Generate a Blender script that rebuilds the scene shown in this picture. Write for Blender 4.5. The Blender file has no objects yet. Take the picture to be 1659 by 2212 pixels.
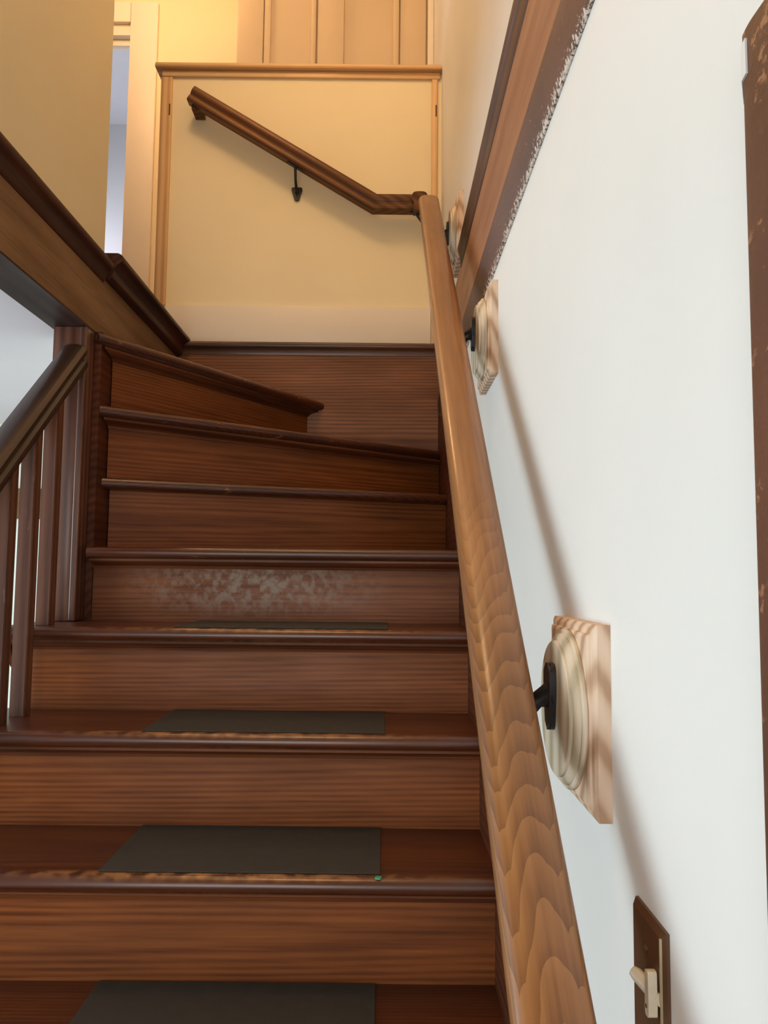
import bpy, bmesh, math, random
from mathutils import Vector, Matrix
random.seed(4)
S = bpy.context.scene
C = S.collection
Z0 = 1.64            # eye height: shapes below are written relative to the eye, then lifted by Z0
R = math.radians

# ------------------------------------------------------------------ materials
def mat_new(name):
    m = bpy.data.materials.new(name); m.use_nodes = True
    nt = m.node_tree; b = nt.nodes['Principled BSDF']
    return m, nt, b

def nd(nt, t, **k):
    n = nt.nodes.new(t)
    for a, v in k.items():
        if a in n.inputs: n.inputs[a].default_value = v
        else: setattr(n, a, v)
    return n

def ramp(nt, stops):
    r = nt.nodes.new('ShaderNodeValToRGB'); e = r.color_ramp.elements
    while len(e) < len(stops): e.new(.5)
    for el, (p, c) in zip(e, stops):
        el.position = p; el.color = (c[0], c[1], c[2], 1) if not isinstance(c, (int, float)) else (c, c, c, 1)
    return r

def mixc(nt, fac, a, b, mode='MIX'):
    m = nt.nodes.new('ShaderNodeMix'); m.data_type = 'RGBA'; m.blend_type = mode
    for i, v in ((0, fac), (6, a), (7, b)):
        if hasattr(v, 'links'): nt.links.new(v, m.inputs[i])
        elif i == 0: m.inputs[0].default_value = v
        else: m.inputs[i].default_value = (v[0], v[1], v[2], 1)
    return m.outputs[2]

def wood(name, dark, mid, light, axis='X', tilt=(0, 0, 0), rot=(0, 0, 0), ring=11.0, warp=3.5, rough=.35, coat=.0, coat_rough=.15,
         grain=.5, specks=0.0, wear=None, stretch=.22, bump=.08, blotch=.35, spread=1.0, scuff=None, saw=False, dscale=.3, off3=None, center=(0, .05, .02), spec=.5, patch=None):
    m, nt, b = mat_new(name); L = nt.links.new
    tc = nd(nt, 'ShaderNodeTexCoord'); oi = nd(nt, 'ShaderNodeObjectInfo')
    off = nd(nt, 'ShaderNodeVectorMath', operation='SCALE'); off.inputs[0].default_value = off3 or (3.1, .31*spread, .27*spread)
    L(oi.outputs['Random'], off.inputs['Scale'])
    mp = nd(nt, 'ShaderNodeMapping'); L(tc.outputs['Object'], mp.inputs['Vector']); mp.inputs['Rotation'].default_value = rot
    # bring the grain axis to x
    sw = nd(nt, 'ShaderNodeMapping'); L(mp.outputs[0], sw.inputs['Vector'])
    sw.inputs['Rotation'].default_value = {'X': (0, 0, 0), 'Y': (0, 0, -math.pi/2), 'Z': (0, math.pi/2, 0)}[axis]
    ad = nd(nt, 'ShaderNodeVectorMath', operation='ADD'); L(sw.outputs[0], ad.inputs[0]); L(off.outputs[0], ad.inputs[1])
    ti = nd(nt, 'ShaderNodeMapping'); L(ad.outputs[0], ti.inputs['Vector'])
    ti.inputs['Rotation'].default_value = tilt; ti.inputs['Scale'].default_value = (stretch, 1, 1)
    ti.inputs['Location'].default_value = center
    wv = nd(nt, 'ShaderNodeTexWave', wave_type='RINGS', rings_direction='X')
    if saw: wv.wave_profile = 'SAW'
    wv.inputs['Scale'].default_value = ring; wv.inputs['Distortion'].default_value = warp
    wv.inputs['Detail'].default_value = 2; wv.inputs['Detail Scale'].default_value = dscale; wv.inputs['Detail Roughness'].default_value = .55
    L(ti.outputs[0], wv.inputs['Vector'])
    fm = nd(nt, 'ShaderNodeMapping'); L(ad.outputs[0], fm.inputs['Vector']); fm.inputs['Scale'].default_value = (6, 190, 190)
    fn = nd(nt, 'ShaderNodeTexNoise', Scale=1.0, Detail=3.0); L(fm.outputs[0], fn.inputs['Vector'])
    bmap = nd(nt, 'ShaderNodeMapping'); L(ad.outputs[0], bmap.inputs['Vector']); bmap.inputs['Scale'].default_value = (2.2, 9, 9)
    bn = nd(nt, 'ShaderNodeTexNoise', Scale=1.0, Detail=4.0); L(bmap.outputs[0], bn.inputs['Vector'])
    wf = wv.outputs['Fac']
    if patch:     # the figure shows only over a stretch of the board; straight streaks elsewhere
        px = nd(nt, 'ShaderNodeSeparateXYZ'); L(ad.outputs[0], px.inputs[0])
        pn = nd(nt, 'ShaderNodeTexNoise', Scale=9.0, Detail=3.0); L(ad.outputs[0], pn.inputs['Vector'])
        pa = nd(nt, 'ShaderNodeMath', operation='MULTIPLY_ADD'); L(pn.outputs['Fac'], pa.inputs[0]); pa.inputs[1].default_value = .12; L(px.outputs[0], pa.inputs[2])
        pr = ramp(nt, [(0.0, 0.15), (.12, 1.0), (.62, 1.0), (1.0, .0)])
        pm = nd(nt, 'ShaderNodeMapRange'); L(pa.outputs[0], pm.inputs[0]); pm.inputs[1].default_value = patch[0]; pm.inputs[2].default_value = patch[1]
        L(pm.outputs[0], pr.inputs[0])
        sm = nd(nt, 'ShaderNodeMapping'); L(ad.outputs[0], sm.inputs['Vector']); sm.inputs['Scale'].default_value = (1.5, 55, 55)
        sn2 = nd(nt, 'ShaderNodeTexNoise', Scale=1.0, Detail=3.0); L(sm.outputs[0], sn2.inputs['Vector'])
        mf = nt.nodes.new('ShaderNodeMix'); L(pr.outputs[0], mf.inputs[0]); L(sn2.outputs['Fac'], mf.inputs[2]); L(wf, mf.inputs[3]); wf = mf.outputs[0]
    s1 = nd(nt, 'ShaderNodeMath', operation='MULTIPLY'); L(wf, s1.inputs[0]); s1.inputs[1].default_value = 1-grain
    s2 = nd(nt, 'ShaderNodeMath', operation='MULTIPLY_ADD'); L(fn.outputs['Fac'], s2.inputs[0]); s2.inputs[1].default_value = grain; L(s1.outputs[0], s2.inputs[2])
    r = ramp(nt, [(.18, dark), (.5, mid), (.82, light)]); L(s2.outputs[0], r.inputs[0])
    br = ramp(nt, [(.3, 1-blotch), (.7, 1+blotch*.5)]); L(bn.outputs['Fac'], br.inputs[0])
    col = mixc(nt, 1.0, r.outputs[0], br.outputs[0], 'MULTIPLY')
    if wear:      # worn-through finish, in patches, along given local z/y band
        wn = nd(nt, 'ShaderNodeTexNoise', Scale=wear[1], Detail=6.0); wm = nd(nt, 'ShaderNodeMapping')
        L(ad.outputs[0], wm.inputs['Vector']); wm.inputs['Scale'].default_value = (1, 5, 5); L(wm.outputs[0], wn.inputs['Vector'])
        wr = ramp(nt, [(wear[2], 0.0), (wear[2]+.09, 1.0)]); L(wn.outputs['Fac'], wr.inputs[0])
        col = mixc(nt, wr.outputs[0], col, wear[0])
    if scuff:     # (colour, noise scale, threshold, centre of the scuffed patch, radii) in the object's own space
        vm = nd(nt, 'ShaderNodeVectorMath', operation='SUBTRACT'); L(tc.outputs['Object'], vm.inputs[0]); vm.inputs[1].default_value = scuff[3]
        vd = nd(nt, 'ShaderNodeVectorMath', operation='DIVIDE'); L(vm.outputs[0], vd.inputs[0]); vd.inputs[1].default_value = scuff[4]
        vl = nd(nt, 'ShaderNodeVectorMath', operation='LENGTH'); L(vd.outputs[0], vl.inputs[0])
        vr = ramp(nt, [(0.15, 1.0), (1.0, 0.0)]); L(vl.outputs['Value'], vr.inputs[0])
        sn = nd(nt, 'ShaderNodeTexNoise', Scale=scuff[1], Detail=5.0); L(tc.outputs['Object'], sn.inputs['Vector'])
        sr = ramp(nt, [(scuff[2], 0.0), (scuff[2]+.2, 1.0)]); L(sn.outputs['Fac'], sr.inputs[0])
        mm = nd(nt, 'ShaderNodeMath', operation='MULTIPLY'); L(vr.outputs[0], mm.inputs[0]); L(sr.outputs[0], mm.inputs[1])
        col = mixc(nt, mm.outputs[0], col, scuff[0])
    if specks:
        vo = nd(nt, 'ShaderNodeTexVoronoi', Scale=26.0); vo.inputs['Randomness'].default_value = 1
        L(tc.outputs['Object'], vo.inputs['Vector'])
        sr = ramp(nt, [(specks, 1.0), (specks+.012, 0.0)]); L(vo.outputs['Distance'], sr.inputs[0])
        gt = nd(nt, 'ShaderNodeSeparateColor'); L(vo.outputs['Color'], gt.inputs[0])
        g2 = nd(nt, 'ShaderNodeMath', operation='GREATER_THAN'); L(gt.outputs[0], g2.inputs[0]); g2.inputs[1].default_value = .9
        g3 = nd(nt, 'ShaderNodeMath', operation='MULTIPLY'); L(g2.outputs[0], g3.inputs[0]); L(sr.outputs[0], g3.inputs[1])
        col = mixc(nt, g3.outputs[0], col, (.62, .58, .5))
    L(col, b.inputs['Base Color'])
    rr = ramp(nt, [(.2, min(1, rough*1.5)), (.8, rough*.75)]); L(bn.outputs['Fac'], rr.inputs[0]); L(rr.outputs[0], b.inputs['Roughness'])
    b.inputs['Specular IOR Level'].default_value = spec
    b.inputs['Coat Weight'].default_value = coat; b.inputs['Coat Roughness'].default_value = coat_rough
    bu = nd(nt, 'ShaderNodeBump', Strength=bump, Distance=.002); L(s2.outputs[0], bu.inputs['Height']); L(bu.outputs[0], b.inputs['Normal'])
    return m

def paint(name, col, rough=.6, var=.05, bump=.06, scale=2.2, spec=.3):
    m, nt, b = mat_new(name); L = nt.links.new
    tc = nd(nt, 'ShaderNodeTexCoord')
    n = nd(nt, 'ShaderNodeTexNoise', Scale=scale, Detail=4.0); L(tc.outputs['Object'], n.inputs['Vector'])
    r = ramp(nt, [(.3, tuple(c*(1-var) for c in col)), (.7, tuple(min(1, c*(1+var*.4)) for c in col))]); L(n.outputs['Fac'], r.inputs[0])
    L(r.outputs[0], b.inputs['Base Color']); b.inputs['Roughness'].default_value = rough
    b.inputs['Specular IOR Level'].default_value = spec
    n2 = nd(nt, 'ShaderNodeTexNoise', Scale=160.0, Detail=3.0); L(tc.outputs['Object'], n2.inputs['Vector'])
    bu = nd(nt, 'ShaderNodeBump', Strength=bump, Distance=.002); L(n2.outputs['Fac'], bu.inputs['Height']); L(bu.outputs[0], b.inputs['Normal'])
    return m

def ragged(name, base, spot, thr=.58, scale=60, axis='Z', band=None, rough=.45):
    """varnished wood with ragged paint marks; band=(z0,z1) local range where marks gather"""
    m, nt, b = mat_new(name); L = nt.links.new
    tc = nd(nt, 'ShaderNodeTexCoord'); mp = nd(nt, 'ShaderNodeMapping'); L(tc.outputs['Object'], mp.inputs['Vector'])
    n = nd(nt, 'ShaderNodeTexNoise', Scale=scale, Detail=6.0, Roughness=.7); L(mp.outputs[0], n.inputs['Vector'])
    big = nd(nt, 'ShaderNodeTexNoise', Scale=4.0, Detail=3.0); L(tc.outputs['Object'], big.inputs['Vector'])
    br = ramp(nt, [(.35, tuple(c*.55 for c in base)), (.68, tuple(c*1.25 for c in base))]); L(big.outputs['Fac'], br.inputs[0])
    se = nd(nt, 'ShaderNodeSeparateXYZ'); L(tc.outputs['Object'], se.inputs[0])
    fac = ramp(nt, [(thr, 0.0), (thr+.05, 1.0)])
    if band:
        mr = nd(nt, 'ShaderNodeMapRange'); L(se.outputs['XYZ'.index(axis)], mr.inputs[0])
        mr.inputs[1].default_value = band[0]; mr.inputs[2].default_value = band[1]; mr.inputs[3].default_value = .3; mr.inputs[4].default_value = -.045
        a = nd(nt, 'ShaderNodeMath', operation='ADD'); L(n.outputs['Fac'], a.inputs[0]); L(mr.outputs[0], a.inputs[1]); L(a.outputs[0], fac.inputs[0])
    else: L(n.outputs['Fac'], fac.inputs[0])
    L(mixc(nt, fac.outputs[0], br.outputs[0], spot), b.inputs['Base Color']); b.inputs['Roughness'].default_value = rough
    bu = nd(nt, 'ShaderNodeBump', Strength=.3, Distance=.003); L(n.outputs['Fac'], bu.inputs['Height']); L(bu.outputs[0], b.inputs['Normal'])
    return m

def plain(name, col, rough=.4, metal=0, coat=0):
    m, nt, b = mat_new(name); L = nt.links.new
    tc = nd(nt, 'ShaderNodeTexCoord'); n = nd(nt, 'ShaderNodeTexNoise', Scale=35.0, Detail=3.0); L(tc.outputs['Object'], n.inputs['Vector'])
    r = ramp(nt, [(.3, tuple(c*.85 for c in col)), (.7, tuple(min(1, c*1.12) for c in col))]); L(n.outputs['Fac'], r.inputs[0])
    L(r.outputs[0], b.inputs['Base Color']); b.inputs['Roughness'].default_value = rough; b.inputs['Metallic'].default_value = metal
    b.inputs['Coat Weight'].default_value = coat
    return m

WORN = (.30, .13, .045)
KW = dict(spec=.22, rough=.45, coat=.05, coat_rough=.22)
M = {}
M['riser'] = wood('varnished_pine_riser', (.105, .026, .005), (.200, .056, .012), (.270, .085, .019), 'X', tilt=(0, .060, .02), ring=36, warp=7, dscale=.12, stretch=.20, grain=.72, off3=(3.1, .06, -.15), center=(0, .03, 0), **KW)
M['riser_scuffed'] = wood('scuffed_pine_riser', (.105, .029, .008), (.190, .060, .018), (.250, .088, .029), 'X', tilt=(0, .05, .02), ring=36, warp=7, dscale=.12, stretch=.20, grain=.72, off3=(3.1, .06, -.15), center=(0, .03, 0),
                          scuff=((.26, .19, .145), 60, .42, (-.05, 0, .095), (.36, .5, .095)), **KW)
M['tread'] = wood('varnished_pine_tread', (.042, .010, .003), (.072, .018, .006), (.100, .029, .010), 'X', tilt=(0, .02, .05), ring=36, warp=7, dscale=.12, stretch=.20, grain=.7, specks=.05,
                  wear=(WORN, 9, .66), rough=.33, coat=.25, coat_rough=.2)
M['tread_worn'] = wood('worn_pine_tread', (.042, .010, .003), (.072, .018, .006), (.100, .029, .010), 'X', tilt=(0, .02, .05), ring=36, warp=7, dscale=.12, stretch=.20, grain=.7, specks=.05,
                  rough=.33, coat=.25, coat_rough=.2, scuff=((.36, .16, .055), 45, .40, (.02, -.123, .03), (.50, .018, .05)))
M['cove'] = wood('cove_wood', (.075, .018, .005), (.130, .036, .011), (.180, .056, .018), 'X', ring=20, grain=.6, **KW)
M['back_board'] = wood('back_board_pine', (.090, .028, .009), (.190, .068, .021), (.260, .103, .034), 'X', tilt=(0, .06, .02), ring=28, warp=8, dscale=.12, stretch=.22, grain=.62, off3=(3.1, .06, -.2), rough=.5, coat=.08)
M['skirt'] = wood('skirt_mahogany', (.050, .012, .005), (.095, .026, .010), (.12, .036, .014), 'Y', rot=(0, 0, 0), ring=14, grain=.6, **KW)
M['post'] = wood('newel_wood', (.060, .018, .010), (.120, .043, .022), (.175, .070, .037), 'Z', ring=16, grain=.5, rough=.4, coat=.3, coat_rough=.18, bump=.35)
M['baluster'] = wood('baluster_wood', (.075, .022, .010), (.145, .050, .023), (.195, .075, .036), 'Z', ring=18, grain=.6, rough=.38, coat=.3, coat_rough=.2, wear=((.30, .16, .10), 11, .66))
M['banister'] = wood('dark_banister', (.018, .009, .006), (.040, .019, .011), (.062, .030, .017), 'Y', rot=(R(-41), 0, 0), ring=16, grain=.6, rough=.35, coat=.3)
M['rail'] = wood('stained_maple_rail', (.150, .056, .017), (.270, .115, .036), (.360, .170, .060), 'Y', rot=(R(-40.6), 0, 0), tilt=(0, -.06, .01), ring=150, warp=7, grain=.60, saw=True, dscale=.06, patch=(-.28, .55), off3=(0, 0, 0), center=(0, .004, -.654), rough=.38, coat=.22, coat_rough=.15, stretch=1.0, bump=.05, spread=.35)
M['rail_back'] = wood('stained_back_rail', (.085, .030, .008), (.150, .058, .015), (.200, .085, .024), 'X', rot=(0, R(-31), 0), ring=14, warp=3, grain=.5, rough=.5, coat=.08, spec=.3)
M['pine'] = wood('bare_pine', (.44, .25, .11), (.62, .40, .21), (.70, .48, .27), 'Z', tilt=(0, .05, .06), ring=22, warp=2.0, grain=.22, rough=.55, blotch=.12)
M['pine_cap'] = wood('clear_pine_cap', (.52, .30, .13), (.66, .42, .20), (.72, .48, .25), 'X', ring=16, warp=2.0, grain=.35, rough=.45, blotch=.15)
M['pine_post'] = wood('clear_pine_post', (.54, .31, .13), (.68, .43, .20), (.74, .49, .25), 'Z', ring=16, warp=2.0, grain=.35, rough=.45, blotch=.12)
M['block_pine'] = wood('raw_pine_block', (.46, .29, .18), (.68, .50, .36), (.74, .57, .43), 'Z', tilt=(.0, .6, .25), ring=15, warp=1.2, grain=.3, rough=.6, blotch=.10, stretch=.6)
M['poplar'] = wood('turned_poplar', (.42, .35, .24), (.60, .51, .38), (.68, .59, .46), 'Z', tilt=(0, .1, .1), ring=9, warp=2.2, grain=.3, rough=.55, blotch=.12, stretch=.4)
M['fascia'] = wood('brown_stained_fascia', (.14, .070, .028), (.205, .106, .045), (.24, .128, .056), 'Y', ring=6, warp=2, grain=.8, spec=.3, rough=.6, blotch=.25, bump=.15)
M['band'] = wood('reddish_fascia_plank', (.22, .095, .048), (.33, .150, .076), (.38, .185, .095), 'Y', ring=6, warp=2, grain=.8, rough=.55, blotch=.15, spec=.3)
M['moulding'] = wood('dark_moulding', (.026, .007, .003), (.056, .016, .007), (.085, .027, .012), 'Y', ring=18, grain=.6, rough=.5, coat=.08, spec=.3)
M['moulding_x'] = wood('dark_cap_moulding', (.045, .016, .006), (.095, .037, .014), (.135, .056, .022), 'X', ring=18, grain=.6, rough=.4, coat=.2)
M['low_mould'] = ragged('paint_flecked_moulding', (.085, .030, .017), (.66, .58, .50), thr=.60, scale=150, axis='Z', band=(-.015, .021))
M['casing'] = ragged('worn_brown_casing', (.130, .050, .026), (.30, .14, .07), thr=.59, scale=55)
M['soffit'] = wood('dark_soffit', (.020, .008, .007), (.040, .016, .014), (.058, .025, .022), 'Y', ring=10, grain=.6, rough=.5, coat=.05, coat_rough=.3, spec=.25)
M['wall_white'] = paint('white_wall_paint', (.785, .80, .80), .55)
M['wall_cream'] = paint('cream_wall_paint', (.86, .75, .50), .6)
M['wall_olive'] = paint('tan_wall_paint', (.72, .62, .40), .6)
M['wall_hall'] = paint('warm_hall_paint', (.86, .74, .50), .6)
M['trim_white'] = paint('white_trim_paint', (.82, .74, .62), .4)
M['panel'] = paint('tan_panel_paint', (.66, .52, .34), .45)
M['ceil'] = paint('ceiling_paint', (.79, .78, .88), .8)
M['grey'] = paint('grey_room_paint', (.56, .57, .60), .7)
M['lower_pale'] = paint('pale_lower_paint', (.80, .86, .82), .5)
M['lower_cream'] = paint('lower_cream_paint', (.74, .73, .62), .6)
M['floor'] = wood('floorboards', (.10, .04, .018), (.18, .08, .035), (.23, .11, .05), 'Y', ring=9, grain=.5, rough=.4)
M['mat'] = plain('dark_grip_mat', (.026, .021, .014), .8)
M['iron'] = plain('black_iron', (.012, .011, .012), .38)
M['bronze'] = plain('bronze_plate', (.105, .050, .022), .38, .15)
M['brass'] = plain('worn_brass', (.55, .47, .30), .3, .8)
M['ivory'] = plain('ivory_plastic', (.62, .55, .42), .42)
M['slot'] = plain('dark_slot', (.10, .045, .015), .8)
M['green'] = plain('green_scrap', (.05, .30, .14), .6)

# ------------------------------------------------------------------ mesh helpers
WORLD = {}
def finish(name, bm, m, parent=None, sharp=.55, rz_=0):
    if rz_: bmesh.ops.rotate(bm, verts=bm.verts, cent=(0, 0, 0), matrix=Matrix.Rotation(-rz_, 3, 'Z'))
    bmesh.ops.remove_doubles(bm, verts=bm.verts, dist=1e-6)
    bmesh.ops.recalc_face_normals(bm, faces=bm.faces)
    xs = [v.co for v in bm.verts]
    lo = Vector([min(c[i] for c in xs) for i in range(3)]); hi = Vector([max(c[i] for c in xs) for i in range(3)])
    c = Vector(((lo.x+hi.x)/2, (lo.y+hi.y)/2, lo.z))
    for v in bm.verts: v.co -= c
    for f in bm.faces: f.smooth = True
    for e in bm.edges:
        if len(e.link_faces) != 2 or e.calc_face_angle(0) > sharp: e.smooth = False
    me = bpy.data.meshes.new(name); bm.to_mesh(me); bm.free()
    me.materials.append(m)
    o = bpy.data.objects.new(name, me); C.objects.link(o)
    if rz_: c = Matrix.Rotation(rz_, 3, 'Z') @ c; o.rotation_euler = (0, 0, rz_)
    w = c + Vector((0, 0, Z0)); WORLD[o] = w
    if parent: o.parent = parent; o.location = w - WORLD[parent]
    else: o.location = w
    return o

def empty(name, loc, label, cat, group=None):
    o = bpy.data.objects.new(name, None); C.objects.link(o)
    w = Vector(loc) + Vector((0, 0, Z0)); o.location = w; WORLD[o] = w
    o.empty_display_size = .1
    return tag(o, label, cat, group)

def tag(o, label, cat, group=None):
    o['label'] = label; o['category'] = cat
    if group: o['group'] = group
    return o

def struct(o, label=None, cat=None):
    o['kind'] = 'structure'
    if label: o['label'] = label; o['category'] = cat
    return o

def lab(o, t): o['label'] = t; return o

def add_box(bm, a, b, bev=0, seg=2):
    x0, y0, z0 = a; x1, y1, z1 = b
    vs = [bm.verts.new(p) for p in ((x0, y0, z0), (x1, y0, z0), (x1, y1, z0), (x0, y1, z0), (x0, y0, z1), (x1, y0, z1), (x1, y1, z1), (x0, y1, z1))]
    fs = [bm.faces.new([vs[i] for i in q]) for q in ((0, 3, 2, 1), (4, 5, 6, 7), (0, 1, 5, 4), (1, 2, 6, 5), (2, 3, 7, 6), (3, 0, 4, 7))]
    if bev:
        es = list({e for f in fs for e in f.edges})
        bmesh.ops.bevel(bm, geom=es, offset=bev, segments=seg, profile=.5, affect='EDGES')
    return bm

def box(name, a, b, m, parent=None, bev=0, seg=2):
    return finish(name, add_box(bmesh.new(), a, b, bev, seg), m, parent)

def add_prism(bm, poly, fn, d0, d1):
    """extrude a closed 2D polygon; fn(u,v,d)->xyz"""
    A = [bm.verts.new(fn(u, v, d0)) for u, v in poly]; B = [bm.verts.new(fn(u, v, d1)) for u, v in poly]
    n = len(poly)
    bm.faces.new(A); bm.faces.new(B[::-1])
    for i in range(n): bm.faces.new((A[i], A[(i+1) % n], B[(i+1) % n], B[i]))
    return bm

def add_sweep(bm, prof, path, side):
    """prof [(u,v)] closed; path points in one plane; side = constant lateral vector"""
    P = [Vector(p) for p in path]; s = Vector(side).normalized(); rings = []
    T = [(P[i+1]-P[i]).normalized() for i in range(len(P)-1)]
    N = [s.cross(t) for t in T]
    for n in N:
        if n.z < 0: n.negate()
    for i, p in enumerate(P):
        if i == 0: n = N[0]
        elif i == len(P)-1: n = N[-1]
        else: n = (N[i-1]+N[i])/(1+N[i-1].dot(N[i]))
        rings.append([bm.verts.new(p+s*u+n*v) for u, v in prof])
    k = len(prof)
    for a, b in zip(rings, rings[1:]):
        for i in range(k): bm.faces.new((a[i], a[(i+1) % k], b[(i+1) % k], b[i]))
    bm.faces.new(rings[0]); bm.faces.new(rings[-1][::-1])
    return bm

def add_tube(bm, path, radii, n=12, squash=(1, 1)):
    P = [Vector(p) for p in path]; rings = []
    for i, p in enumerate(P):
        t = (P[min(i+1, len(P)-1)]-P[max(i-1, 0)]).normalized()
        a = t.cross(Vector((0, 1, 0)))
        if a.length < .2: a = t.cross(Vector((1, 0, 0)))
        a.normalize(); b = t.cross(a)
        rings.append([bm.verts.new(p+(a*math.cos(2*math.pi*k/n)*squash[0]+b*math.sin(2*math.pi*k/n)*squash[1])*radii[i]) for k in range(n)])
    for a, b in zip(rings, rings[1:]):
        for i in range(n): bm.faces.new((a[i], a[(i+1) % n], b[(i+1) % n], b[i]))
    bm.faces.new(rings[0]); bm.faces.new(rings[-1][::-1])
    return bm

def add_lathe(bm, prof, org, axis='X', n=64):
    """prof [(r,h)] from the wall outward along -X"""
    rings = []
    for r, h in prof:
        ring = []
        for k in range(n):
            a = 2*math.pi*k/n
            ring.append(bm.verts.new((org[0]-h, org[1]+r*math.cos(a), org[2]+r*math.sin(a))))
        rings.append(ring)
    for a, b in zip(rings, rings[1:]):
        for i in range(n): bm.faces.new((a[i], a[(i+1) % n], b[(i+1) % n], b[i]))
    bm.faces.new(rings[0]); bm.faces.new(rings[-1][::-1])
    return bm

def rounded(pts, r, k=4):
    """round the corners of a 2D polygon"""
    out = []; n = len(pts)
    for i in range(n):
        p = Vector(pts[i]); a = (Vector(pts[i-1])-p); b = (Vector(pts[(i+1) % n])-p)
        q = min(r, a.length*.49, b.length*.49); A = p+a.normalized()*q; B = p+b.normalized()*q
        for j in range(k+1):
            t = j/k; out.append(tuple(A*(1-t)**2+p*2*t*(1-t)+B*t*t))
    return out

# ------------------------------------------------------------------ dimensions (from the eye)
WX = .205                     # right wall
RISE, GO = .19, .217
def zt(k): return -.12+(k-4)*RISE           # tread height
def yr(k): return 2.046+(k-5)*GO            # riser plane of tread k
YB = 2.87                     # half wall
FL = -Z0                      # lower floor
UP = .86                      # upper floor
NOSE = .052; TH = .030
XR = .197; XL = -.865

# ------------------------------------------------------------------ staircase
stair = empty('staircase', (-.33, 1.2, FL), 'dark varnished wooden staircase whose upper steps wind to the left', 'staircase')
LINES = {}; XN = -.7545
for k in range(0, 6): LINES[k] = ((XL, yr(k)-NOSE), (XR, yr(k)-NOSE))
LINES[5] = ((-.757, yr(5)-NOSE), (XR, yr(5)-NOSE))
LINES[6] = ((-.757, 2.086), (XR, 2.44))
LINES[7] = ((-.757, 2.050), (XR, 2.76))
LINES[8] = ((-.757, 2.026), (-.225, YB-.018))
def perp(a, b):
    d = (Vector(b)-Vector(a)).normalized(); return Vector((-d.y, d.x))   # points up the stairs
def tread_poly(k):
    a, b = LINES[k]
    if k < 5: return [a, b, (XR, yr(k+1)+.012), (XL, yr(k+1)+.012)]
    if k == 5: return [a, b, (XR, 2.52), (-.757, 2.14)]
    if k == 6: return [a, b, (XR, YB-.018), (.12, YB-.018), (-.757, 2.12)]
    if k == 7: return [a, b, (XR, YB-.018), (-.16, YB-.018), (-.757, 2.09)]
    return [a, b, (-.735, YB-.018), (-.757, 2.07)]
def nosed(poly, z):
    """tread board: flat with a half-round front edge (first edge of the polygon)"""
    bm = bmesh.new(); r = TH/2
    a, b = Vector(poly[0]), Vector(poly[1]); n = perp(a, b)
    seg = [(r-r*math.sin(t), r*math.cos(t)) for t in [math.pi*i/8 for i in range(9)]]   # (back offset, up)
    rows = []
    for off, up in seg: rows.append([bm.verts.new((*(a+n*off), z-r+up)), bm.verts.new((*(b+n*off), z-r+up))])
    top = [bm.verts.new((x, y, z)) for x, y in poly[2:]]; bot = [bm.verts.new((x, y, z-TH)) for x, y in poly[2:]]
    for p, q in zip(rows, rows[1:]): bm.faces.new((p[0], p[1], q[1], q[0]))
    bm.faces.new([rows[0][0], rows[0][1]]+top); bm.faces.new(([rows[-1][0], rows[-1][1]]+bot)[::-1])
    bm.faces.new([r_[1] for r_ in rows]+[bot[0], top[0]]); bm.faces.new([r_[0] for r_ in rows]+[bot[-1], top[-1]])
    for i in range(len(top)-1): bm.faces.new((top[i], top[i+1], bot[i+1], bot[i]))
    return bm
def line_prism(k, prof, ext=(0, 0)):
    """extrude (back, up) profile along the nose line of step k; the winders end on the newel side board and on the walls"""
    a, b = map(Vector, LINES[k]); n = perp(a, b); d = (b-a).normalized(); z = zt(k)
    bm = bmesh.new(); A = []; B = []
    for u, v in prof:
        p = a+n*u; q = b+n*u
        if k >= 5:
            A_ = p+d*((XN-p.x)/d.x); e = (XR-.0003-p.x)/d.x
            if d.y > 1e-6: e = min(e, (YB-.0175-p.y)/d.y)
            B_ = p+d*e
        else: A_ = p+d*ext[0]; B_ = q-d*ext[1]
        A.append(bm.verts.new((*A_, z+v))); B.append(bm.verts.new((*B_, z+v)))
    m_ = len(prof); bm.faces.new(A); bm.faces.new(B[::-1])
    for i in range(m_): bm.faces.new((A[i], A[(i+1) % m_], B[(i+1) % m_], B[i]))
    return bm
COVE = [(.018, -TH), (NOSE+.004, -TH), (NOSE+.004, -TH-.024), (NOSE-.004, -TH-.024), (NOSE-.006, -TH-.018), (NOSE-.012, -TH-.014), (NOSE-.020, -TH-.011), (NOSE-.026, -TH-.008), (.018, -TH-.006)]
for k in range(1, 9):
    a_, b_ = LINES[k]; th = math.atan2(b_[1]-a_[1], b_[0]-a_[0])
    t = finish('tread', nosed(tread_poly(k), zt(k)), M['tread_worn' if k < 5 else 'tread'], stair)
    if k != 6: finish('cove_moulding', line_prism(k, COVE, (.012, 0)), M['cove'], t, rz_=th)
    # riser under this tread
    ex = .06 if k < 5 else 0
    rp = [(NOSE, -TH), (NOSE+.02, -TH), (NOSE+.02, -RISE), (NOSE, -RISE)]
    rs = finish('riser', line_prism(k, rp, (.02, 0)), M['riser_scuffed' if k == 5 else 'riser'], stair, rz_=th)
    if k == 5: lab(rs, 'riser with a pale scuffed patch in its middle')
# skirt board along the right wall (top edge is a raking line, then level)
pts = [(-.05, FL), (YB-.01, FL), (YB-.01, .60), (2.2, .42), (1.98, .16), (.9, -.79), (-.05, FL+.12)]
bm = bmesh.new(); add_prism(bm, pts, lambda u, v, d: (d, u, v), XR, WX-.0006)
finish('skirt_board', bm, M['skirt'], stair)
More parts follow.
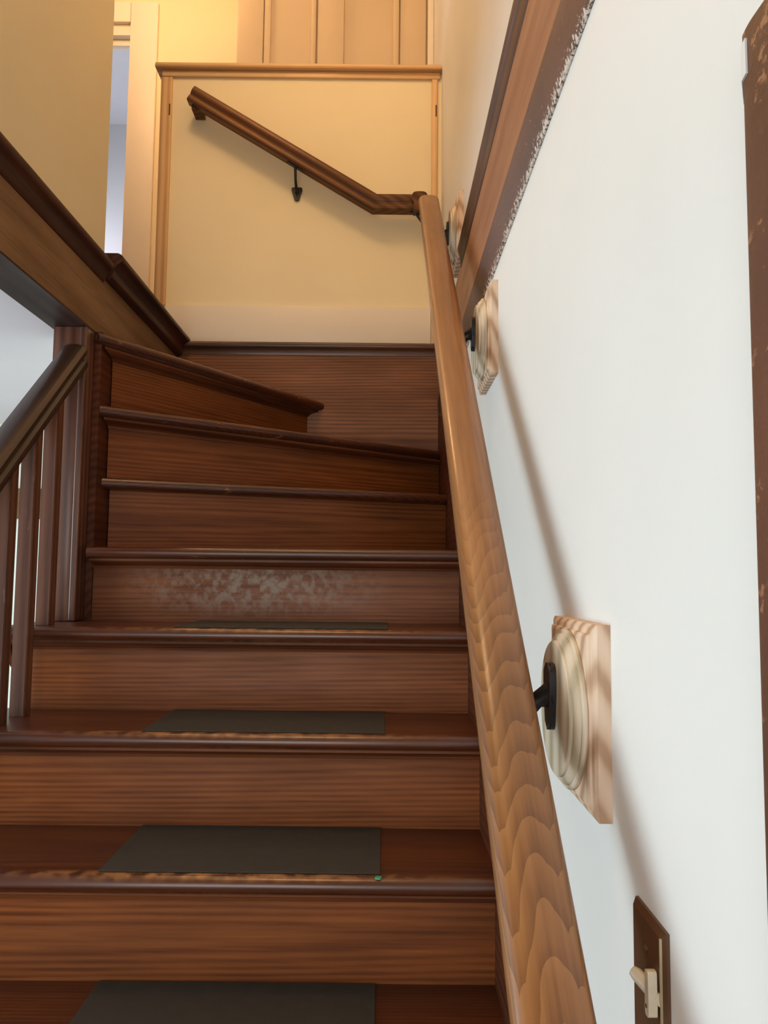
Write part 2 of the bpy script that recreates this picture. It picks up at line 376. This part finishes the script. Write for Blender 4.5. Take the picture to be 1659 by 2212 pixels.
# closed stringer under the open left end
saw = [(yr(0), FL)]
for k in range(0, 6):
    saw += [(yr(k), zt(k)-TH-.001 if k < 5 else zt(4)-TH-.001)] if k == 5 else [(yr(k), zt(k)-TH-.001), (yr(k+1), zt(k)-TH-.001)]
saw += [(2.046, FL)]
bm = bmesh.new(); add_prism(bm, saw[:-2]+[(2.046, FL)], lambda u, v, d: (d, u, v), -.852, -.835)
finish('stringer', bm, M['skirt'], stair)
# scroll brackets below the open tread ends
for k in (3, 4):
    sc = rounded([(yr(k)-.02, 0), (yr(k)+.16, 0), (yr(k)+.11, -.03), (yr(k)+.07, -.026), (yr(k)+.045, -.05), (yr(k)+.01, -.07), (yr(k)-.005, -.045)], .02)
    bm = bmesh.new(); add_prism(bm, sc, lambda u, v, d: (d, u, v+zt(k)-TH-.002), -.860, -.852)
    finish('scroll_bracket', bm, M['skirt'], stair)

# grip mats
MATS = {4: ((1.690, 2.040), 'dark grip mat on the highest matted step, a thin sliver below the scuffed riser'),
        3: ((1.500, 1.822), 'dark grip mat on the second matted step from the top'),
        2: ((1.368, 1.608), 'broad dark grip mat on the step with the green scrap on its edge'),
        1: ((1.150, 1.391), 'dark grip mat on the lowest step, cut off by the bottom of the photo')}
for k, ((y0, y1), l) in MATS.items():
    y0 = yr(k)-NOSE+.022; y1 = yr(k+1)-.004
    tag(box('tread_mat', (-.475, y0, zt(k)+.0002), (.012-.006*(4-k), y1, zt(k)+.0032), M['mat'], bev=.001, seg=1), l, 'stair mat', 'grip mats on the stairs')
bm = bmesh.new(); add_prism(bm, rounded([(-.006, -.004), (.004, -.007), (.007, .002), (-.002, .006)], .003), lambda u, v, d: (u-.004, v+yr(2)-NOSE+.011, d), zt(2)-.0015, zt(2)+.0012)
tag(finish('green_scrap', bm, M['green']), 'tiny green scrap stuck on a worn step edge by the mat corner', 'scrap')

# ------------------------------------------------------------------ balustrade on the left
bal = empty('stair_balustrade', (-.81, 1.9, zt(4)), 'dark brown stair balustrade with square balusters, sloping handrail and newel post', 'balustrade')
bm = bmesh.new(); add_box(bm, (-.862, 1.988, zt(4)+.0005), (-.792, 2.080, .640), .003)
nw = finish('newel_post', bm, M['post'], bal)
bm = bmesh.new(); add_box(bm, (-.7922, 1.984, zt(4)+.0005), (-.7745, 2.045, .640), .004, 3)
finish('corner_strip', bm, M['post'], nw)
HR = [(-.026, -.026), (.026, -.026), (.026, -.012), (.020, -.006), (.024, .000), (.032, .010), (.032, .020), (.024, .030), (.010, .035), (-.010, .035), (-.024, .030), (-.032, .020), (-.032, .010), (-.024, 0), (-.020, -.006), (-.026, -.012)]
ang = math.atan(.876)
def hz(y): return .560+(y-1.988)*.876          # banister centre line
bm = bmesh.new(); add_sweep(bm, HR, [(-.800, .55, hz(.55)), (-.800, 1.988, hz(1.988))], (1, 0, 0))
finish('handrail', bm, M['banister'], bal)
for i, y in enumerate((1.852, 1.744, 1.636, 1.528)):
    k = 4 if y > yr(4)-.02 else 3 if y > yr(3)-.02 else 2
    b_ = bmesh.new(); x0, x1, y0, y1 = -.808, -.775, y-.0165, y+.0165
    zb = zt(k)+.0005; zf = hz(y0)-.026/math.cos(ang)+.004; zk = hz(y1)-.026/math.cos(ang)+.004
    vs = [b_.verts.new(p) for p in ((x0, y0, zb), (x1, y0, zb), (x1, y1, zb), (x0, y1, zb), (x0, y0, zf), (x1, y0, zf), (x1, y1, zk), (x0, y1, zk))]
    for q in ((0, 3, 2, 1), (4, 5, 6, 7), (0, 1, 5, 4), (1, 2, 6, 5), (2, 3, 7, 6), (3, 0, 4, 7)): b_.faces.new([vs[j] for j in q])
    bmesh.ops.bevel(b_, geom=[e for e in b_.edges if abs(e.verts[0].co.z-e.verts[1].co.z) > .3], offset=.0018, segments=2, affect='EDGES')
    finish('baluster', b_, M['baluster'], bal)

# ------------------------------------------------------------------ right wall handrail
def half(p): return [(-u, v) for u, v in p[::-1] if u > 1e-6]+list(p)
RP = half([(0, .0300), (.010, .0298), (.0175, .0288), (.0225, .0266), (.0262, .0228), (.0282, .0170), (.0285, .0110), (.0272, .0052), (.0240, .0008), (.0212, -.0030),
           (.0210, -.0075), (.0232, -.0110), (.0238, -.0160), (.0232, -.0220), (.0195, -.0260), (0, -.0260)])
SL = .857; RX = .1165
def rz(y): return -.0995+SL*(y-.8)
ca = math.cos(math.atan(SL))
hand = empty('wall_handrail', (RX, 1.1, rz(1.1)-.1), 'long glossy brown handrail climbing along the white right wall', 'handrail')
Y0, Y1 = .10, 2.145
bm = bmesh.new(); add_sweep(bm, RP, [(RX, Y0, rz(Y0)), (RX, Y1-.012, rz(Y1-.012)), (RX, Y1, rz(Y1))], (1, 0, 0))
for v in bm.verts:
    if v.co.y > Y1-.03 and v in [w for w in bm.verts][-len(RP):]:
        c = Vector((RX, Y1, rz(Y1))); v.co = c+(v.co-c)*.9
finish('rail', bm, M['rail'], hand)
def side_bracket(y, dz=-.018):
    z = rz(y)+dz; X = WX-.033
    pl = rounded([(-.012, .033), (.012, .033), (.0155, .018), (.0145, .002), (.0075, -.033), (-.0075, -.033), (-.0145, .002), (-.0155, .018)], .010, 4)
    bm = bmesh.new(); add_prism(bm, pl, lambda u, v, d: (d, y+u, z+v), X-.007, X)
    es = [e for e in bm.edges if all(abs(v.co.x-(X-.007)) < 1e-6 for v in e.verts)]
    bmesh.ops.bevel(bm, geom=es, offset=.0025, segments=2, affect='EDGES')
    br = finish('bracket', bm, M['iron'], hand); lab(br, 'black iron handrail bracket')
    zb = rz(y)-.026/ca
    bm = bmesh.new(); add_tube(bm, [(X-.004, y, z), (X-.010, y, z-.001), (X-.018, y, z-.005), (X-.030, y, min(z-.016, zb-.004)), (RX+.012, y, zb-.008), (RX, y, zb-.004), (RX, y, zb+.002)],
                                [.0150, .0105, .0082, .0074, .0072, .0075, .008], 14)
    finish('arm', bm, M['iron'], br)
    bm = bmesh.new(); dy = .030
    add_sweep(bm, [(-.010, -.003), (.010, -.003), (.010, .0), (-.010, .0)], [(RX, y-dy, rz(y-dy)-.0262/ca), (RX, y+dy, rz(y+dy)-.0262/ca)], (1, 0, 0))
    finish('saddle', bm, M['iron'], br)
def rosette(y, z, label):
    t = empty('rosette_block', (WX, y, z-.087), label, 'rosette block', 'rosette blocks behind the wall handrail')
    bm = bmesh.new(); h = .087
    def sq(s, x): return [bm.verts.new((WX-x, y+a*s, z+b*s)) for a, b in ((-1, -1), (1, -1), (1, 1), (-1, 1))]
    lv = [sq(h, 0), sq(h, .012), sq(h-.004, .0145), sq(h-.0085, .0155), sq(h-.0095, .0175), sq(h-.0125, .0185)]
    for a, b in zip(lv, lv[1:]):
        for i in range(4): bm.faces.new((a[i], a[(i+1) % 4], b[(i+1) % 4], b[i]))
    bm.faces.new(lv[0]); bm.faces.new(lv[-1][::-1])
    lab(finish('plinth', bm, M['block_pine'], t, sharp=.3), 'square moulded pine back plate')
    pr = [(.0775, .0185), (.0782, .0200), (.0780, .0220), (.0768, .0232), (.0740, .0236), (.0738, .0246), (.0728, .0262), (.0706, .0282), (.0682, .0292), (.0665, .0295), (.0662, .0318), (.0650, .0328), (.0628, .0330)]
    bm = bmesh.new(); add_lathe(bm, pr, (WX, y, z))
    lab(finish('disc', bm, M['poplar'], t, sharp=.5), 'turned greenish beige disc')
BR = [(.800, 'large square unfinished pine rosette block low on the white wall, nearest one'),
      (1.485, 'square unfinished pine rosette block halfway up the handrail, over the lower dark moulding'),
      (2.110, 'small shadowed rosette block beside the top end of the long handrail')]
for y, l in BR:
    side_bracket(y, -.070 if y > 2 else -.018); rosette(y, rz(y)-(.075 if y > 2 else .029), l)

# ------------------------------------------------------------------ back handrail on the half wall
RY = 2.800; XB, ZB = -.047, 1.374
back = empty('back_handrail', (-.3, RY, 1.3), 'brown moulded handrail bent at its lower end on the cream half wall', 'handrail')
sl = .602
bm = bmesh.new(); add_sweep(bm, [(u, v*1.12) for u, v in RP], [(-.735, RY, ZB+(-.047+.735)*sl), (XB, RY, ZB), (.100, RY, ZB)], (0, 1, 0))
finish('rail', bm, M['rail_back'], back)
bm = bmesh.new(); add_sweep(bm, [(u, v*1.16) for u, v in RP], [(.118, RY+.028, ZB+.004), (.118, RY-.055, ZB-.012)], (1, 0, 0))
finish('rail_return', bm, M['rail_back'], back)
# small folded-back end piece at the top
bm = bmesh.new(); add_box(bm, (-.736, RY-.004, 1.735), (-.698, YB-.0005, 1.757), .003)
finish('end_return', bm, M['rail_back'], back)
def back_bracket(x, zc, slope, xp):
    zb = zc-.0292/math.cos(math.atan(slope))
    zp = zb-.075
    pl = rounded([(-.019, .026), (.019, .026), (.021, .016), (.008, -.026), (-.008, -.026), (-.021, .016)], .008, 4)
    bm = bmesh.new(); add_prism(bm, pl, lambda u, v, d: (xp+u, d, zp+v), YB-.008, YB-.0003)
    br = finish('bracket', bm, M['iron'], back); lab(br, 'black iron handrail bracket')
    bm = bmesh.new(); add_tube(bm, [(xp, YB-.006, zp+.006), (xp, YB-.028, zp+.010), (xp*.6+x*.4, YB-.055, zp+.030), (x, RY, zb-.012), (x, RY, zb+.001)], [.008, .006, .005, .005, .006], 12)
    finish('arm', bm, M['iron'], br)
    bm = bmesh.new(); d = .028
    add_sweep(bm, [(-.010, -.004), (.010, -.004), (.010, 0), (-.010, 0)], [(x-d, RY, zb+d*slope), (x+d, RY, zb-d*slope)], (0, 1, 0))
    finish('saddle', bm, M['iron'], br)
back_bracket(-.343, ZB+(-.047+.343)*sl, sl, -.343); back_bracket(.112, ZB, 0, .160)

# ------------------------------------------------------------------ light switch
sw = empty('light_switch', (WX, .61, -.366), 'bronze wall switch plate with an ivory toggle, low on the white wall', 'light switch')
bm = bmesh.new(); y0, y1, z0, z1 = .577, .645, -.366, -.250
lv = []
for s, x in ((0, 0), (0, .0022), (.0045, .0058)):
    lv.append([bm.verts.new((WX-x, a, b)) for a, b in ((y0+s, z0+s), (y1-s, z0+s), (y1-s, z1-s), (y0+s, z1-s))])
for a, b in zip(lv, lv[1:]):
    for i in range(4): bm.faces.new((a[i], a[(i+1) % 4], b[(i+1) % 4], b[i]))
bm.faces.new(lv[0]); bm.faces.new(lv[-1][::-1])
pl = finish('cover_plate', bm, M['bronze'], sw, sharp=.2)
bm = bmesh.new(); add_sweep(bm, [(-.0012, -.0008), (.0012, -.0008), (.0012, .0008), (-.0012, .0008)], [(WX-.0052, y0+.0038, z0+.004), (WX-.0052, y0+.0038, z1-.0045)], (1, 0, 0))
for v in bm.verts: pass
finish('brass_edge', bm, M['brass'], pl)
for zz in (-.274, -.342):
    bm = bmesh.new(); add_lathe(bm, [(.0034, .0055), (.0034, .0066), (.002, .0072)], (WX, .611, zz), n=16); lab(finish('screw', bm, M['bronze'], pl), 'small screw head')
bm = bmesh.new(); add_tube(bm, [(WX-.004, .5825, -.2975), (WX-.0055, .590, -.2985), (WX-.0085, .600, -.2960), (WX-.0135, .609, -.2925), (WX-.0158, .6125, -.2910)], [.0058, .0058, .0056, .0050, .0036], 14, (1, .8))
tg = finish('toggle', bm, M['ivory'], sw)
bm = bmesh.new(); add_prism(bm, rounded([(-.0040, .010), (.0040, .010), (.0052, -.014), (.0045, -.0215), (-.0045, -.0215), (-.0052, -.014)], .0025), lambda u, v, d: (d, .5865+u*.8, -.2885+v), WX-.0140, WX-.0075)
tb = finish('tab', bm, M['ivory'], tg)
bm = bmesh.new(); add_lathe(bm, [(.0015, .0135), (.0015, .0143)], (WX, .5875, -.3035), n=14); finish('pin_hole', bm, M['slot'], tb)

# ------------------------------------------------------------------ setting
def sbox(name, a, b, m, bev=0, label=None, cat=None): return struct(box(name, a, b, m, bev=bev), label, cat)
TOP = 3.35
sbox('wall_right', (WX, -2.6, FL), (WX+.12, 4.1, TOP), M['wall_white'])
sbox('floor', (-3.6, -2.6, FL-.1), (WX, 3.4, FL), M['floor'])
sbox('wall_front', (-3.6, -2.72, FL), (WX, -2.6, TOP), M['wall_white'])
sbox('wall_left', (-3.72, -2.6, FL), (-3.6, 4.2, TOP), M['lower_cream'])
# lower room seen through the balusters
sbox('ceiling', (-3.6, -2.6, .650), (-.872, 3.4, .700), M['ceil'])
sbox('wall_lower_back', (-3.6, 3.4, FL), (-.874, 3.5, .70), M['lower_pale'])
sbox('wall_lower_back_frieze', (-3.6, 3.392, .355), (-.90, 3.3995, .650), M['lower_cream'])
bm = bmesh.new(); add_prism(bm, rounded([(3.3995, .365), (3.362, .365), (3.362, .345), (3.376, .33), (3.382, .30), (3.382, .245), (3.376, .235), (3.3995, .235)], .006), lambda u, v, d: (d, u, v), -3.6, -.90)
struct(finish('trim_1', bm, M['fascia']))
sbox('wall_under_landing', (-.90, 2.12, FL), (-.872, 3.40, .64), M['lower_cream'])
sbox('trim_23', (-.79, 2.047, -.119), (-.7574, YB-.012, .644), M['skirt'])
# landing slab with its stained fascia
sbox('floor_upper', (-3.6, -2.6, .700), (-.80, 4.1, UP), M['floor'])
sbox('floor_hall', (-.80, YB+.13, .700), (WX, 4.1, UP), M['floor'])
sbox('trim_2', (-.80, -.9, .645), (-.775, YB, .838), M['fascia'])
sbox('trim_3', (-.874, -.9, .6405), (-.776, 2.10, .6445), M['soffit'])
sbox('trim_4', (-.8735, -.9, .645), (-.8005, 2.10, .699), M['soffit'])
prof = rounded([(-.80, .866), (-.752, .866), (-.745, .858), (-.748, .846), (-.760, .836), (-.768, .815), (-.7745, .805), (-.80, .805)], .006)
bm = bmesh.new(); add_prism(bm, prof, lambda u, v, d: (u, d, v-.012), -.9, 2.085)
struct(finish('trim_5', bm, M['moulding']))
prof = rounded([(-.80, .884), (-.740, .884), (-.728, .876), (-.728, .862), (-.742, .852), (-.752, .835), (-.756, .815), (-.7745, .806), (-.80, .806)], .005)
bm = bmesh.new(); add_prism(bm, prof, lambda u, v, d: (u, d, v), 2.100, YB-.002)
struct(finish('trim_6', bm, M['moulding']))
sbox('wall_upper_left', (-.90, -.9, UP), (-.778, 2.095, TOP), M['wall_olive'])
sbox('wall_upper_front', (-.90, -1.0, .66), (WX, -.9, TOP), M['wall_white'])
sbox('ceiling_upper', (-3.6, -2.6, TOP), (WX+.12, 4.2, TOP+.1), M['ceil'])
# back: brown boards, cap, white base, half wall
sbox('trim_7', (-.774, YB-.010, .40), (XR, YB+.001, .832), M['back_board'])
sbox('trim_8', (-.30, YB-.016, .40), (XR-.001, YB-.0105, .66), M['back_board'])
bm = bmesh.new(); add_prism(bm, rounded([(YB, .866), (YB-.022, .866), (YB-.030, .858), (YB-.028, .846), (YB-.018, .838), (YB-.013, .826), (YB-.0105, .815), (YB, .815)], .005), lambda u, v, d: (d, u, v), -.755, WX-.001)
struct(finish('trim_9', bm, M['moulding_x']))
sbox('wall_back_low', (-.774, YB+.001, .0), (WX, YB+.12, .864), M['wall_cream'])
sbox('wall_half', (-.860, YB, .862), (WX, YB+.12, 1.930), M['wall_cream'])
sbox('baseboard_back', (-.828, YB-.012, .8665), (.167, YB-.0002, 1.006), M['trim_white'], .003)
bm = bmesh.new(); add_box(bm, (-.872, YB-.010, 1.0065), (-.828, YB+.13, 1.905), .003)
p_ = struct(finish('trim_10', bm, M['pine_post']))
bm = bmesh.new(); add_box(bm, (-.838, YB-.0113, 1.750), (-.833, YB-.0095, 1.795)); finish('dark_slot', bm, M['slot'], p_)
bm = bmesh.new(); add_box(bm, (.167, YB-.010, .8665), (.189, YB-.0002, 1.905), .002)
p_ = struct(finish('trim_11', bm, M['pine_post']))
bm = bmesh.new(); add_box(bm, (.181, YB-.0113, 1.755), (.186, YB-.0095, 1.800)); finish('dark_slot', bm, M['slot'], p_)
sbox('trim_12', (-.868, YB-.012, 1.9055), (.198, YB+.13, 1.9305), M['pine_cap'], .003)
sbox('trim_13', (-.893, YB-.030, 1.9310), (.2035, YB+.15, 1.952), M['pine_cap'], .006)
# hall beyond: far wall with doorway, casing, panelled closet
HY = 4.0
sbox('wall_hall', (-1.380, HY, UP), (WX, HY+.1, TOP), M['wall_hall'])
sbox('wall_hall_left', (-3.6, HY, UP), (-2.2, HY+.1, TOP), M['wall_hall'])
sbox('wall_hall_over', (-2.2, HY, 2.95), (-1.38, HY+.1, TOP), M['wall_hall'])
sbox('trim_14', (-1.388, HY-.022, UP), (-1.241, HY-.0005, 3.07), M['trim_white'], .004)
sbox('trim_15', (-2.35, HY-.024, 2.955), (-1.389, HY-.0005, 3.07), M['trim_white'], .004)
sbox('trim_16', (-2.2, HY, 2.895), (-1.388, HY+.09, 2.949), M['trim_white'], .003)
sbox('trim_17', (-2.2, HY+.035, 2.86), (-1.395, HY+.075, 2.894), M['trim_white'], .003)
sbox('wall_far_room', (-3.6, 5.6, UP), (-.6, 5.7, TOP), M['grey'])
sbox('wall_far_room_side', (-.7, HY+.1, UP), (-.6, 5.6, TOP), M['grey'])
sbox('floor_far_room', (-3.6, HY+.1, .70), (-.7, 5.6, UP), M['floor'])
sbox('ceiling_far_room', (-3.6, HY+.1, TOP), (-.6, 5.7, TOP+.1), M['grey'])
# closet front: stiles and recessed panels
CY = 3.40; cx = lambda x: x*CY/4.0
cl = box('built_in_closet', (cx(-.817), CY, UP+.001), (WX-.001, HY-.001, TOP-.001), M['panel'])
tag(cl, 'tan painted built-in closet with tall recessed door panels behind the half wall', 'closet')
def cpart(name, x0, x1, d, z0=UP+.1, z1=TOP-.02, bev=.004):
    return box(name, (cx(x0), CY-d, z0), (cx(x1), CY+.0005, z1), M['panel'], cl, bev)
cpart('frame_stile', -.815, -.675, .016); cpart('door_stile', -.672, -.636, .012); cpart('door_stile', -.420, -.390, .022, bev=.010)
cpart('door_stile', -.384, -.242, .016); cpart('door_stile', .020, .055, .022, bev=.010); cpart('frame_stile', .060, .200, .014)
lab(box('edge_strip', (cx(.208), CY-.030, UP+.1), (cx(.240), CY-.0165, TOP-.02), M['trim_white'], cl, .003), 'white edge strip at the wall')
# right wall fascia band
sbox('trim_18', (WX-.007, -.9, .632), (WX, YB-.012, .832), M['band'])
prof = rounded([(WX, .886), (WX-.011, .886), (WX-.0165, .878), (WX-.016, .865), (WX-.0115, .853), (WX-.0095, .833), (WX-.0078, .818), (WX, .818)], .006)
bm = bmesh.new(); add_prism(bm, prof, lambda u, v, d: (u, d, v), -.9, 2.02)
struct(finish('trim_19', bm, M['moulding']))
prof = rounded([(WX, .656), (WX-.010, .656), (WX-.0125, .650), (WX-.011, .628), (WX-.006, .585), (WX-.003, .575), (WX, .575)], .005)
bm = bmesh.new(); add_prism(bm, prof, lambda u, v, d: (u, d, v), -.9, YB-.02)
struct(finish('trim_20', bm, M['low_mould']))
# door casing at the right edge
bm = bmesh.new()
prof = rounded([(.412, 0), (.412, .006), (.408, .0115), (.396, .013), (.348, .012), (.330, .008), (.322, .007), (.322, 0)], .005)
add_prism(bm, prof, lambda u, v, d: (WX-v, u, d), FL, .297)
jb = struct(finish('trim_21', bm, M['casing']))
bm = bmesh.new()
prof = rounded([(.300, 0), (.300, .006), (.296, .0115), (.284, .013), (.230, .012), (.214, .008), (.206, .007), (.206, 0)], .005)
add_prism(bm, prof, lambda u, v, d: (WX-v-.0003, d, u), -.6, .3215)
struct(finish('trim_22', bm, M['casing']))
bm = bmesh.new(); add_prism(bm, [(.4126, .004), (.4126, .0063), (.4100, .0100), (.4060, .0127), (.399, .0137), (.399, .010), (.408, .004)], lambda u, v, d: (WX-v, u, d), .266, .286)
for v in bm.verts: v.co.z += .006*math.sin(900*v.co.y)
lab(finish('paint_smear', bm, M['wall_white'], jb), 'white paint smear on the top corner')

# ------------------------------------------------------------------ light
def area(name, loc, rot, sx, sy, e, col, spread=180):
    l = bpy.data.lights.new(name, 'AREA'); l.shape = 'RECTANGLE'; l.size = sx; l.size_y = sy; l.energy = e; l.color = col; l.spread = R(spread)
    o = bpy.data.objects.new(name, l); C.objects.link(o); o.location = Vector(loc)+Vector((0, 0, Z0)); o.rotation_euler = rot; return o
def lamp(name, loc, e, col, r=.1):
    l = bpy.data.lights.new(name, 'POINT'); l.energy = e; l.color = col; l.shadow_soft_size = r
    o = bpy.data.objects.new(name, l); C.objects.link(o); o.location = Vector(loc)+Vector((0, 0, Z0)); return o
area('window_daylight', (-3.55, .9, -.15), (0, R(-90), 0), 2.3, 2.3, 110, (.83, .97, 1.0))
area('entry_daylight', (-.9, -2.5, -.1), (R(90), 0, 0), 1.2, 2.0, 42, (1.0, .98, .94))
area('far_room_daylight', (-2.6, 4.9, 2.0), (0, R(-90), 0), 1.0, 1.0, 30, (.85, .88, 1.0))
lamp('stairwell_lamp', (-.50, 1.15, 3.05), 42, (1.0, .63, .31), .22)
lamp('hall_lamp', (-1.25, 3.1, 3.08), 27, (1.0, .60, .28), .12)

w = bpy.data.worlds.new('world'); S.world = w; w.use_nodes = True
w.node_tree.nodes['Background'].inputs[0].default_value = (.75, .85, 1, 1); w.node_tree.nodes['Background'].inputs[1].default_value = .3

# ------------------------------------------------------------------ camera
cam = bpy.data.cameras.new('camera'); co = bpy.data.objects.new('camera', cam); C.objects.link(co)
cam.sensor_fit = 'VERTICAL'; cam.sensor_height = 36; cam.lens = 36*1693.67/2212; cam.clip_start = .02
yaw, pitch, roll = 6.4e-5, .0826504, -.0102596
f = Vector((-math.sin(yaw)*math.cos(pitch), math.cos(yaw)*math.cos(pitch), math.sin(pitch)))
rt = Vector((math.cos(yaw), math.sin(yaw), 0)); dn = -rt.cross(f)
c_, s_ = math.cos(roll), math.sin(roll)
r2 = rt*c_+dn*s_; d2 = dn*c_-rt*s_
co.matrix_world = Matrix(((r2.x, -d2.x, -f.x, 0), (r2.y, -d2.y, -f.y, 0), (r2.z, -d2.z, -f.z, Z0), (0, 0, 0, 1)))
S.camera = co
S.view_settings.view_transform = 'Standard'; S.view_settings.look = 'None'; S.view_settings.gamma = 1
S.view_settings.use_curve_mapping = False; S.view_settings.exposure = 0.0
S.cycles.max_bounces = 10; S.cycles.diffuse_bounces = 6
try: S.cycles.use_denoising = True
except Exception: pass
